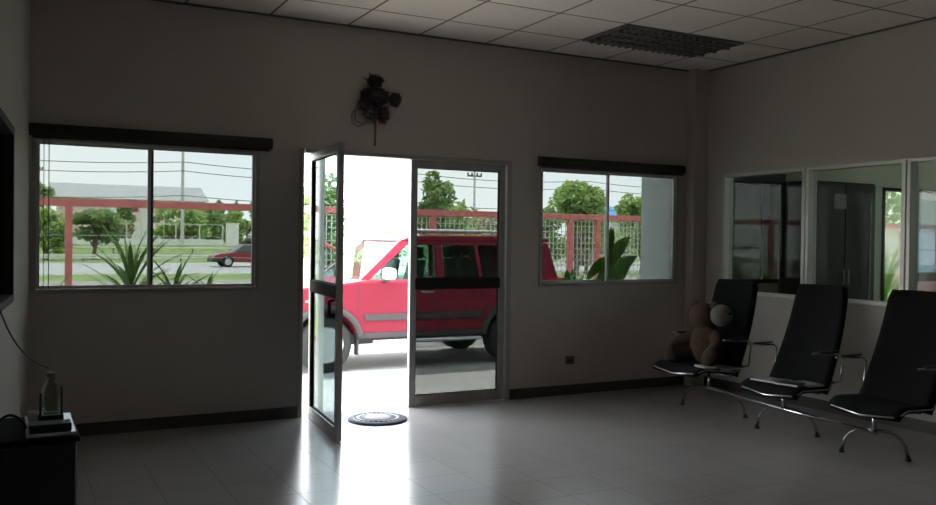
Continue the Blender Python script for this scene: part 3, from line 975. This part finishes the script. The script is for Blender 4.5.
def suv():
    X0, YN, YF = 2.50, 3.70, 5.38
    c = empty('red_car', (X0 + 2.2, (YN + YF) / 2, GZ), 'crimson four-wheel-drive car parked facing left outside the doors', 'car')
    P = lambda u: X0 + u
    H = lambda h: GZ + h
    # lower body outline (u, h), wheel openings cut out
    o = [(.06, .42)] + arch(.86, .42, .42) + arch(3.46, .42, .42) + [(4.22, .45), (4.30, .62), (4.27, 1.02), (4.24, 1.12),
        (1.30, 1.12), (1.15, 1.10), (.45, 1.03), (.16, .96), (.03, .82), (.0, .6)]
    MB().prism([(P(u), H(h)) for u, h in o], YN, YF).build('body', m_carred, c, bevel=.035)
    # greenhouse: roof, pillars with tumblehome
    ti = .14
    A = lambda s: (YN + .03, YN + ti) if s < 0 else (YF - .03, YF - ti)     # y at belt, y at roof

    def pillar(nm, s, pts, th=.045):
        yb, yt = A(s)
        d = th if s < 0 else -th
        vs = []
        for k in (0, 1):
            for u, h in pts:
                f = (h - 1.10) / (1.62 - 1.10)
                vs.append((P(u), yb + (yt - yb) * f + d * k, H(h)))
        n = len(pts)
        fs = [tuple(range(n)), tuple(range(2 * n - 1, n - 1, -1))] + [(i, i + n, (i + 1) % n + n, (i + 1) % n) for i in range(n)]
        return MB().add(vs, fs).build(nm, m_carred, c, bevel=.008)

    def lining(s, pts):
        yb, yt = A(s)
        vs = []
        for d in (.047, .057):
            for u, h in pts:
                f = (h - 1.10) / (1.62 - 1.10)
                vs.append((P(u), yb + (yt - yb) * f + (d if s < 0 else -d), H(h)))
        n = len(pts)
        fs = [tuple(range(n)), tuple(range(2 * n - 1, n - 1, -1))] + [(i, i + n, (i + 1) % n + n, (i + 1) % n) for i in range(n)]
        MB().add(vs, fs).build('pillar_lining', m_white, c)

    def pane(s, pts, m=g_car):
        yb, yt = A(s)
        d = .02 if s < 0 else -.02
        vs = []
        for u, h in pts:
            f = (h - 1.10) / (1.62 - 1.10)
            vs.append((P(u), yb + (yt - yb) * f + d, H(h)))
        MB().add(vs, [tuple(range(len(pts)))]).build('side_window', m, c, solid=.006)
    for s in (-1, 1):
        pillar('pillar', s, [(1.28, 1.10), (1.40, 1.10), (2.00, 1.58), (2.00, 1.62), (1.88, 1.62)])
        pillar('pillar', s, [(2.36, 1.10), (2.46, 1.10), (2.46, 1.60), (2.36, 1.60)])
        pillar('pillar', s, [(2.98, 1.10), (3.03, 1.10), (2.98, 1.60), (2.93, 1.60)])
        pillar('pillar', s, [(3.40, 1.10), (4.22, 1.10), (4.10, 1.60), (3.28, 1.60)])
        pillar('roof_side', s, [(1.98, 1.56), (3.3, 1.56), (3.3, 1.62), (1.96, 1.62)])
        lining(s, [(1.28, 1.10), (1.40, 1.10), (2.00, 1.58), (2.00, 1.61), (1.88, 1.61)])
        lining(s, [(2.36, 1.10), (2.46, 1.10), (2.46, 1.60), (2.36, 1.60)])
        pane(s, [(1.38, 1.11), (2.37, 1.11), (2.37, 1.57), (1.99, 1.57)])
        pane(s, [(2.45, 1.11), (2.99, 1.11), (2.95, 1.57), (2.45, 1.57)])
        pane(s, [(3.02, 1.11), (3.41, 1.11), (3.30, 1.57), (2.97, 1.57)])
    ro = [(1.86, 1.61), (4.12, 1.61), (4.10, 1.665), (3.2, 1.69), (2.2, 1.685), (1.95, 1.655)]
    MB().prism([(P(u), H(h)) for u, h in ro], YN + .12, YF - .12).build('roof_panel', m_carred, c, bevel=.03)
    # windscreen and rear window
    MB().add([(P(1.30), YN + .07, H(1.10)), (P(1.30), YF - .07, H(1.10)), (P(1.90), YF - .17, H(1.62)), (P(1.90), YN + .17, H(1.62))], [(0, 1, 2, 3)]) \
        .build('windscreen', g_car, c, solid=.006)
    MB().add([(P(4.22), YN + .08, H(1.12)), (P(4.22), YF - .08, H(1.12)), (P(4.11), YF - .18, H(1.60)), (P(4.11), YN + .18, H(1.60))], [(0, 1, 2, 3)]) \
        .build('rear_window', g_car, c, solid=.006)
    # roof rails
    for y in (YN + .20, YF - .20):
        MB().tube([(P(2.0), y, H(1.68)), (P(2.12), y, H(1.745)), (P(3.75), y, H(1.745)), (P(3.87), y, H(1.69))], .02, 8) \
            .build('roof_rail', m_alloy, c, True)
    # cladding, moulding, bumpers
    for s in (-1, 1):
        y = YN if s < 0 else YF
        a, b = sorted((y - s * .002, y + s * .018))
        MB().prism([(P(1.36), H(.62)), (P(3.00), H(.62)), (P(3.00), H(.70)), (P(1.34), H(.70))], a, b).build('side_moulding', m_mould, c, bevel=.004)
        MB().prism([(P(1.28), H(.40)), (P(3.04), H(.40)), (P(3.04), H(.47)), (P(1.28), H(.47))], a, b).build('sill_cover', m_mould, c, bevel=.004)
        MB().tube([(P(1.45), y + s * .05, H(.355)), (P(2.95), y + s * .05, H(.355))], .028, 8).build('side_step', m_alloy, c, True)
        for cx in (.86, 3.46):
            rows = []
            for rr, yy in ((.415, y - s * .01), (.415, y + s * .03), (.475, y + s * .028), (.49, y - s * .01)):
                rows.append([(P(cx) - rr * math.cos(a_), yy, H(.34) + rr * math.sin(a_)) for a_ in [R(6) + (PI - R(12)) * k / 20 for k in range(21)]])
            MB().grid(rows).build('wheel_arch_trim', m_carblk, c, True, solid=.004)
            wheel(c, P(cx), y - s * .12, H(.34), .34, .22, s)
            B((P(cx) + .40, y - s * .01 - .11 * (s > 0), H(.20)), (P(cx) + .425, y - s * .01 + .11 * (s < 0), H(.46))).build('mud_flap', m_carblk, c)
        # door seams and handles
        for u in (1.28, 2.41, 3.03):
            B((P(u) - .004, min(y, y + s * .002), H(.48)), (P(u) + .004, max(y, y + s * .002), H(1.10))).build('door_seam', m_carblk, c)
        for u in (2.22, 2.92):
            MB().tube([(P(u) - .07, y + s * .02, H(.98)), (P(u) + .07, y + s * .02, H(.98))], .014, 8).build('door_handle', m_carred, c, True)
        # mirror
        yy = y + s * .13
        MB().box((P(1.56), yy - .11, H(1.13)), (P(1.68), yy + .11, H(1.27))).build('wing_mirror', m_white, c, True, bevel=.035)  # white colour stands in for the blown-out glare on the mirror
        MB().tube([(P(1.60), y - s * .03, H(1.10)), (P(1.62), yy, H(1.13))], .02, 8).build('mirror_stalk', m_carblk, c, True)
        B((P(.60), min(y, y + s * .006), H(.86)), (P(.72), max(y, y + s * .006), H(.885))).build('side_indicator', mat('amber_lens', (.8, .4, .25), .2), c)
        B((P(4.05), min(y - s * .2, y + s * .004), H(.98)), (P(4.30), max(y - s * .2, y + s * .004), H(1.13))).build('tail_lamp', m_lampr, c)
        B((P(.0), min(y - s * .35, y - s * .02), H(.74)), (P(.12), max(y - s * .35, y - s * .02), H(.90))).build('headlamp', m_alloy, c)
    MB().prism([(P(-.06), H(.40)), (P(.30), H(.40)), (P(.30), H(.60)), (P(-.04), H(.66))], YN + .02, YF - .02).build('front_bumper', m_carblk, c, bevel=.03)
    MB().prism([(P(4.0), H(.42)), (P(4.36), H(.44)), (P(4.38), H(.62)), (P(4.0), H(.62))], YN - .005, YF + .005).build('rear_bumper', m_carblk, c, bevel=.03)
    B((P(.10), YN + .25, H(.30)), (P(4.15), YF - .25, H(.46))).build('underbody', m_carblk, c)
    MB().lathe([(.33, -.09), (.33, .09), (.25, .11)], (P(4.42), (YN + YF) / 2, H(.92)), 28, 'X').build('spare_wheel', m_tyre, c, True)
    # seats
    for u, w_ in ((2.05, 2), (2.95, 3)):
        ys = [YN + .42, YF - .42] if w_ == 2 else [YN + .35, (YN + YF) / 2, YF - .35]
        for y in ys:
            s_ = MB().prism([(P(u) + .0, H(.85)), (P(u) + .14, H(.85)), (P(u) + .24, H(1.36)), (P(u) + .14, H(1.36))], y - .22, y + .22) \
                .build('car_seat', m_carblk, c, bevel=.04)
            MB().box((P(u) + .15, y - .11, H(1.38)), (P(u) + .25, y + .11, H(1.53))).build('headrest', m_carblk, s_, bevel=.03)
    MB().lathe([(.17, -.012), (.19, 0), (.17, .012), (.155, 0)], (P(1.72), YF - .42, H(1.14)), 20, 'X').build('steering_wheel', m_carblk, c, True)
    # wipers
    MB().tube([(P(1.27), YN + .25, H(1.13)), (P(1.30), YN + .85, H(1.155))], .01, 5).build('wiper', m_carblk, c)
    return c


suv()


def road_car(X0, Y0, z):
    c = empty('road_car', (X0 + 2, Y0, z), 'maroon estate car with dark load on its roof driving on the far road', 'car')
    P = lambda u: X0 + u
    H = lambda h: z + h
    L, wd = 4.1, 1.6
    o = [(.03, .28)] + [(.80 + (u - .86) * .9, h - .06) for u, h in arch(.86, .37, .34)] + [(3.15 + (u - .86) * .9, h - .06) for u, h in arch(.86, .37, .34)] + \
        [(4.05, .30), (4.10, .5), (4.06, .82), (1.15, .84), (.35, .74), (.05, .64), (.0, .45)]
    MB().prism([(P(u), H(h)) for u, h in o], Y0 - wd / 2, Y0 + wd / 2).build('body', m_carred2, c, bevel=.05)
    MB().prism([(P(1.05), H(.82)), (P(3.98), H(.82)), (P(3.75), H(1.26)), (P(1.65), H(1.26))], Y0 - wd / 2 + .10, Y0 + wd / 2 - .10) \
        .build('cabin', m_cargry, c, bevel=.06)
    mb = MB()
    for a in ([(1.28, .86), (2.2, .86), (2.2, 1.2), (1.72, 1.2)], [(2.28, .86), (3.0, .86), (3.0, 1.2), (2.28, 1.2)], [(3.08, .86), (3.85, .86), (3.68, 1.2), (3.08, 1.2)]):
        mb.prism([(P(u), H(h)) for u, h in a], Y0 - wd / 2 + .085, Y0 - wd / 2 + .10)
    mb.build('side_windows', mat('road_car_glass', (.10, .12, .12), .1), c)
    for cx in (.80, 3.09):
        for s in (-1, 1):
            wheel(c, P(cx), Y0 + s * (wd / 2 - .09), H(.29), .29, .18, s)
    B((P(-.05), Y0 - wd / 2 - .01, H(.28)), (P(.45), Y0 + wd / 2 + .01, H(.48))).build('front_bumper', m_carblk, c, bevel=.04)
    B((P(.45), Y0 - wd / 2 - .012, H(.30)), (P(.48), Y0 - wd / 2 + .01, H(.44))).build('side_indicator', m_cargry, c)
    B((P(3.8), Y0 - wd / 2 - .01, H(.28)), (P(4.14), Y0 + wd / 2 + .01, H(.48))).build('rear_bumper', m_carblk, c, bevel=.04)
    B((P(.02), Y0 - wd / 2 + .03, H(.56)), (P(.14), Y0 - wd / 2 + .32, H(.70))).build('headlamp', m_alloy, c)
    MB().ball((P(2.6), Y0, H(1.50)), (.75, .6, .27), 18, 10).build('roof_load', mat('dark_tarp', (.09, .08, .075), .9, bump=.8, bscale=6), c, True)
    return c


road_car(9.8, 43.0, GZ)

# ------------------------------------------------------------------ guard rails, pole, gate pillar, wall
for (gy, z0, hs, lab) in ((54.0, GZ, (.20, .36), 'white guard rail nearer the road'), (66.5, GZ + .28, (.44,), 'white guard rail farther up the bank')):
    t = empty('guard_rail', (10, gy, z0), lab, 'guard rail')
    for h in hs:
        B((-20, gy - .03, z0 + h), (70, gy + .03, z0 + h + .11)).build('rail', m_white, t)
    mb = MB()
    for k in range(31):
        mb.box((-20 + 3 * k, gy + .03, z0 - .1), (-19.9 + 3 * k, gy + .10, z0 + hs[-1] + .1))
    mb.build('rail_posts', m_cargry, t)


def power_pole(x, y, z, h, label, r=.15, arms=((-.5, 1.0),), white=True):
    t = empty('power_pole', (x, y, z), label, 'power pole', 'concrete power poles along the road')
    MB().tube([(x, y, z - .3), (x, y, z + h)], [r, r * .6], 8).build('pole', mat('pale_pole_concrete', (.62, .60, .57), .8), t)
    for dz, L in arms:
        B((x - L, y - .06, z + h + dz), (x + L, y + .06, z + h + dz + .12)).build('crossarm', m_bark, t)
        for k in (-1, -.4, .4, 1):
            MB().lathe([(.06, 0), (.08, .08), (.04, .2)], (x + k * L * .95, y, z + h + dz + .12), 8).build('insulator', m_cargry, t)
    return t


power_pole(13.65, 75, .5, 11.5, 'tall pale power pole seen through the left window, right half', .17, ((-.7, 1.2), (-1.9, .9)))
power_pole(1.95, 75, .5, 11.5, 'pale power pole at the left edge of the left window', .15, ((-.7, 1.2), (-5.2, .35)))
power_pole(31.2, 52, GZ, 8.4, 'power pole seen through the closed door above the car roof', .12, ((-.9, .8), (-1.9, .6)))
# lines strung between the poles
for i, (z, dy) in enumerate(((11.3, -.3), (11.3, .9), (10.1, -.3), (8.1, -.35), (7.3, -.3), (5.1, -.35))):
    pts = []
    for k in range(61):
        x = -40 + 140 * k / 60
        sag = .45 * (1 - abs(((x - 13.65) / 22.0) % 1 * 2 - 1) ** 2)
        pts.append((x, 75 + dy, z - sag + (x - 10) * .004))
    tag(MB().tube(pts, .035, 4).build('power_line', m_cable), ['topmost', 'second', 'third', 'fourth', 'fifth', 'lowest'][i] + ' of the overhead power lines across the road', 'power line', 'overhead power lines')

t = empty('gate_pillar', (18.15, 75, .6), 'square white gate pillar beyond the road', 'pillar')
B((17.6, 74.6, .55), (18.62, 75.4, 2.62)).build('shaft', m_white, t)
B((17.55, 74.55, 2.62), (18.67, 75.45, 2.70)).build('cap', m_white, t)
t = empty('boundary_wall', (5, 76, .6), 'low white boundary wall with thin railing left of the gate pillar', 'wall')
B((-10, 75.9, .5), (17.5, 76.1, 1.16)).build('wall_base', m_white, t)
mb = MB()
for k in range(14):
    mb.box((-9.9 + 2.1 * k, 75.95, 1.16), (-9.8 + 2.1 * k, 76.05, 2.55))
mb.box((-10, 75.97, 2.5), (17.5, 76.03, 2.56))
mb.build('railing', m_wire, t)
t = empty('boundary_wall', (24, 76, .6), 'brown boundary fence right of the gate pillar', 'fence')
B((18.8, 75.9, .5), (24.5, 76.1, 1.10)).build('wall_base', m_bark, t)
MB().box((19.6, 75.95, 1.1), (19.8, 76.05, 3.0)).box((22.5, 75.95, 1.1), (22.7, 76.05, 3.0)).box((18.8, 75.97, 2.4), (24.5, 76.03, 2.5)).build('railing', m_bark, t)

# far warehouse
t = empty('warehouse', (18, 155, 1), 'long pink and white warehouse with a grey roof far beyond the road', 'building')
B((7.0, 150, .8), (29.5, 164, 7.6)).build('front_wall', m_pink, t)
MB().prism([(149.2, 7.6), (157, 10.4), (165, 7.6)], 5.6, 30.6, 'X').build('roof', m_roofg, t)
for a, b in ((14.2, 16.6), (19.5, 20.8), (23, 25.2)):
    B((a, 149.85, .8), (b, 149.99, 6.6)).build('white_bay', m_white, t)
B((16.7, 149.85, 5.6), (19.0, 149.99, 7.5)).build('maroon_panel', m_carred2, t)
for a in (17.0, 20.9, 26.2):
    B((a, 149.85, 3.9), (a + 1.6, 149.99, 5.0)).build('dark_opening', m_cargry, t)
B((10.0, 149.5, .8), (31, 149.84, 3.0)).build('plinth_wall', m_white, t)
t = empty('blue_roof_building', (90, 110, 1), 'small building with blue roof between the trees of the right window', 'building')
B((86.5, 108, .8), (93.5, 116, 5.0)).build('front_wall', m_white, t)
MB().prism([(107, 5.0), (112, 7.4), (117, 5.0)], 86, 94, 'X').build('roof', mat('blue_sheet_roof', (.10, .35, .70), .6), t)

# ------------------------------------------------------------------ trees


def tree(x, y, z, h, w, label, m, seed, n=1500, leaf_=.16, trunk=.35, blobs=7, group='trees beyond the road'):
    r_ = random.Random(seed)
    t = empty('tree', (x, y, z), label, 'tree', group)
    th = h * trunk
    mb = MB().tube([(x, y, z - .1), (x + .04 * w, y, z + th), (x - .03 * w, y, z + h * .8)], [.045 * w, .032 * w, .01 * w], 7)
    cs = []
    for k in range(blobs):
        a = r_.uniform(0, 2 * PI)
        rr = r_.uniform(.15, .32) * w
        cz = z + th + (h - th) * r_.uniform(.15, .82)
        c = (x + rr * math.cos(a), y + rr * math.sin(a) * .8, cz)
        cs.append((c, (w * r_.uniform(.18, .30), w * .25, (h - th) * r_.uniform(.16, .26))))
        mb.tube([(x, y, z + th * .8), c], [.02 * w, .006 * w], 5)
    cs.append(((x, y, z + h * .82), (w * .22, w * .2, h * .17)))
    mb.build('trunk', m_bark, t)
    cm = MB()
    for _ in range(n):
        c, rad = r_.choice(cs)
        d = Vector((r_.gauss(0, 1), r_.gauss(0, 1), r_.gauss(0, 1))).normalized() * (r_.random() ** .35)
        p = Vector(c) + Vector((d.x * rad[0], d.y * rad[1], d.z * rad[2]))
        a = Vector((r_.gauss(0, 1), r_.gauss(0, 1), r_.gauss(0, .6))).normalized()
        b = a.orthogonal().normalized()
        b.rotate(Matrix.Rotation(r_.uniform(0, PI), 3, a))
        s_ = leaf_ * r_.uniform(.6, 1.3)
        cm.add([p - a * s_, p + b * s_ * .55, p + a * s_, p - b * s_ * .55], [(0, 1, 2, 3)])
    cm.build('crown', m, t)
    return t


tree(5.1, 60, GZ, 3.6, 3.6, 'broad dark green tree behind the red post of the left window', m_leaf, 1, 2200, .20, .3, 9)
tree(2.0, 58, GZ, 3.6, 3.0, 'bright green bush left of the red post', m_leaf2, 2, 1800, .20, .1, 8)
tree(.6, 64, 0, 3.4, 3.0, 'bright green bush at the left edge of the left window', m_leaf2, 22, 1500, .2, .1, 8)
tree(8.9, 92, .8, 2.6, 5.0, 'low olive bushes in front of the warehouse, behind the dark tree', m_leaf3, 3, 1500, .3, .05, 9)
tree(15.8, 140, .8, 6.2, 3.4, 'small dark tree directly before the warehouse wall', m_leaf, 31, 900, .4, .2, 7)
tree(3.5, 145, .8, 9.4, 5.0, 'dark tree beside the left end of the warehouse', m_leaf, 4, 900, .5, .2, 7)
for k, (x, w_, h_, lb) in enumerate(((17.0, 6, 4.2, 'green bushes just right of the window mullion'), (19.4, 6, 4.6, 'green bushes behind the tall power pole'),
                                     (22.6, 5, 4.4, 'green bushes above the gate pillar'))):
    tree(x + 1.5 * k, 95 + 6 * k, .75, h_, w_, lb, m_leaf if k % 2 else m_leaf2, 40 + k, 1500, .3, .05, 9)
for k, (x, lb) in enumerate(((24.0, 'leftmost thin dark fir behind the gate pillar'), (26.4, 'middle thin dark fir behind the gate pillar'), (28.6, 'rightmost thin dark fir behind the gate pillar'))):
    tree(x, 110, .75, 5.6, 1.8, lb, m_leaf, 50 + k, 700, .28, .1, 6)
tree(23.6, 80, .75, 4.4, 3.6, 'rusty brown tree at the right edge of the left window', m_leaf3, 5, 1400, .26, .1, 8)
tree(23.9, 28, GZ, 4.6, 3.5, 'tall green tree in the left pane of the right window', m_leaf2, 6, 3600, .15, .25, 9)
tree(21.6, 27, GZ, 3.2, 2.6, 'lower green tree left of the tall one in the right window', m_leaf, 61, 2000, .14, .2, 8)
tree(25.9, 30, GZ, 4.5, 2.6, 'narrow green tree right of the tall one in the right window', m_leaf2, 62, 2200, .14, .2, 8)
tree(29.5, 30, GZ, 4.2, 3.4, 'green tree beside the pale fin in the right window', m_leaf2, 63, 2600, .15, .2, 8)
tree(13.9, 23, GZ, 4.3, 1.7, 'green tree at the left edge of the closed door glass', m_leaf, 64, 2600, .13, .3, 8)
tree(16.2, 26, GZ, 3.4, 3.6, 'round bright bush above the car roof in the closed door', m_leaf2, 65, 2600, .14, .1, 9)
tree(19.0, 28, GZ, 2.9, 3.4, 'low bush at the right of the closed door glass', m_leaf3, 66, 2000, .14, .1, 9)
tree(5.15, 9.6, GZ, 2.75, 1.1, 'slim green tree seen through the open door glass', m_leaf, 67, 2600, .07, .15, 9, 'trees near the fence')
for k in range(6):
    tree(17 + 4.6 * k, 44 + 2 * (k % 2), GZ, 2.6, 5.0, ['first', 'second', 'third', 'fourth', 'fifth', 'sixth'][k] + ' hedge clump from the left behind the wire mesh', (m_leaf, m_leaf3, m_leaf2)[k % 3], 80 + k, 1200, .22, .03, 9)
tree(24, 9, GZ, 3.6, 4.0, 'leafy tree seen through the annex doorway', m_leaf2, 90, 2600, .14, .2, 9, 'trees near the fence')
tree(19.8, 9.2, GZ, 4.6, 3.4, 'green tree above the wall in the annex doorway', m_leaf2, 91, 2600, .10, .3, 9, 'trees near the fence')

# pale wall by the annex doorway
t = empty('garden_wall', (18, 6.4, GZ), 'short pale garden wall seen through the annex doorway', 'wall')
B((16.6, 6.75, GZ + .0005), (20.4, 6.9, 1.55)).build('wall_base', m_pink, t)
B((17.6, 6.70, 1.15), (18.0, 6.745, 1.75)).build('white_panel', m_white, t)

# ------------------------------------------------------------------ plants outside the windows


def blade(mb, base, az, lean, L, w, droop, n=9, fold=.25, roll=0.):
    """one arching leaf as a curved folded strip"""
    b = Vector(base)
    rows = []
    p = b.copy()
    ang = lean
    for k in range(n + 1):
        u = k / n
        d = Vector((math.cos(az) * math.sin(ang), math.sin(az) * math.sin(ang), math.cos(ang)))
        side = Vector((-math.sin(az), math.cos(az), 0))
        nrm = d.cross(side)
        side, nrm = side * math.cos(roll) + nrm * math.sin(roll), nrm * math.cos(roll) - side * math.sin(roll)
        ww = w * (math.sin(PI * min(1, u * .92 + .08)) ** .75) * (1 if u < 1 else .05)
        rows.append([p - side * ww - nrm * ww * fold, p.copy(), p + side * ww - nrm * ww * fold])
        p = p + d * (L / n)
        ang += droop / n
    mb.grid(rows)


def plant(name, x, y, z0, stem_h, leaves, label, m, cat='plant', lean_x=0):
    t = empty(name, (x, y, z0), label, cat, 'plants growing outside the windows')
    MB().tube([(x, y, z0), (x + lean_x * .5, y, z0 + stem_h * .5), (x + lean_x, y, z0 + stem_h)], [.022, .018, .012], 7).build('stem', m_bark if m is m_plant2 else m_plant, t, True)
    for i, (dz, az, lean, L, w, dr, *ro) in enumerate(leaves):
        mb = MB()
        f = max(0, (stem_h + dz) / stem_h)
        blade(mb, (x + lean_x * f, y, z0 + stem_h + dz), az, lean, L, w, dr, roll=ro[0] if ro else 0.)
        mb.build('leaf', m, t, True, solid=.002)
    return t


def rosette(n, rgs, Lr=(.35, .55), w=.024, lean=(.2, 1.2), dz=(-.25, 0)):
    q = random.Random(rgs)
    out = []
    for k in range(n):
        u = k / (n - 1)
        out.append((dz[0] + (dz[1] - dz[0]) * (1 - u), k * 2.399 + q.uniform(-.3, .3), lean[0] + (lean[1] - lean[0]) * u, q.uniform(*Lr), w * q.uniform(.8, 1.2), q.uniform(.5, 1.1)))
    return out


gz = GZ + .001
plant('dracaena', .80, .66, gz, 1.24, rosette(34, 1, (.38, .60), .019, (.05, 1.25), (-.22, .02)), 'tall spiky long-leaved plant at the middle of the left window', m_plant2)
plant('dracaena', 1.10, .58, gz, 1.18, rosette(18, 2, (.22, .40), .018, (.2, 1.4), (-.10, .0)), 'lower spiky plant just right of the window mullion', m_plant2)
plant('dracaena', 1.38, .70, gz, 1.16, rosette(16, 3, (.18, .34), .016, (.05, 1.3), (-.12, .0)), 'small spiky plant near the right edge of the left window', m_plant2)
plant('broad_leaf_plant', .27, .62, gz, 1.20, [(-.06, 0.3, 1.0, .16, .05, .9), (-.03, 2.6, .9, .15, .055, .9), (-.05, 4.3, .9, .15, .05, .9), (0, .2, .55, .20, .016, .3), (-.10, 5.6, 1.2, .14, .05, .8), (-.1, 3.3, 1.3, .12, .05, .8)],
      'small round-leaved plant at the lower left of the left window', m_plant)
plant('broad_leaf_plant', 5.13, .50, gz, 1.40, [
    (.06, R(178), 1.9, .34, .070, .9, 1.2), (.00, R(184), 2.3, .30, .060, .6, 1.3), (-.02, R(4), .55, .42, .068, .5, 1.2), (-.12, R(-4), .85, .40, .070, .4, 1.2),
    (-.26, R(2), .60, .40, .072, .5, 1.2), (-.38, R(-6), .75, .38, .068, .4, 1.2), (.02, R(260), .12, .36, .030, .1), (.04, R(5), .16, .33, .036, .1, 1.0),
    (-.32, R(182), .55, .24, .045, .6, 1.2), (-.44, R(10), 1.2, .32, .055, .5, 1.2), (-.20, R(200), 1.5, .26, .05, .9, 1.1)],
    'tall plant with big oval leaves behind the mullion of the right window', m_plant)
plant('broad_leaf_plant', 4.74, .60, gz, 1.16, [(0, R(170), .5, .18, .040, .5), (0, R(20), .4, .19, .040, .5), (0, R(80), .1, .20, .038, .2), (-.03, R(250), .7, .17, .040, .6), (-.04, R(140), .9, .17, .04, .6), (-.04, R(-30), .9, .17, .04, .6)],
      'low leafy plant at the bottom of the right window, left pane', m_plant)
plant('broad_leaf_plant', 4.93, .78, gz, 1.16, [(0, R(160), .5, .2, .042, .5), (0, R(10), .5, .2, .042, .5), (0, R(80), .15, .2, .038, .2), (-.03, R(280), .8, .17, .042, .6)],
      'low leafy plant between the small one and the big oval leaves', m_plant)
plant('broad_leaf_plant', 5.50, .55, gz, 1.10, [(0, R(170), .5, .2, .045, .5), (0, R(20), .3, .2, .045, .4), (0, R(270), .5, .18, .04, .6)],
      'low leafy plant beside the pale fin at the bottom of the right window', m_plant)
plant('palm', 10.7, 1.6, gz, .85, rosette(26, 8, (.7, 1.1), .035, (.1, 1.2), (-.2, .1)), 'green palm seen through the annex doorway', m_plant2)
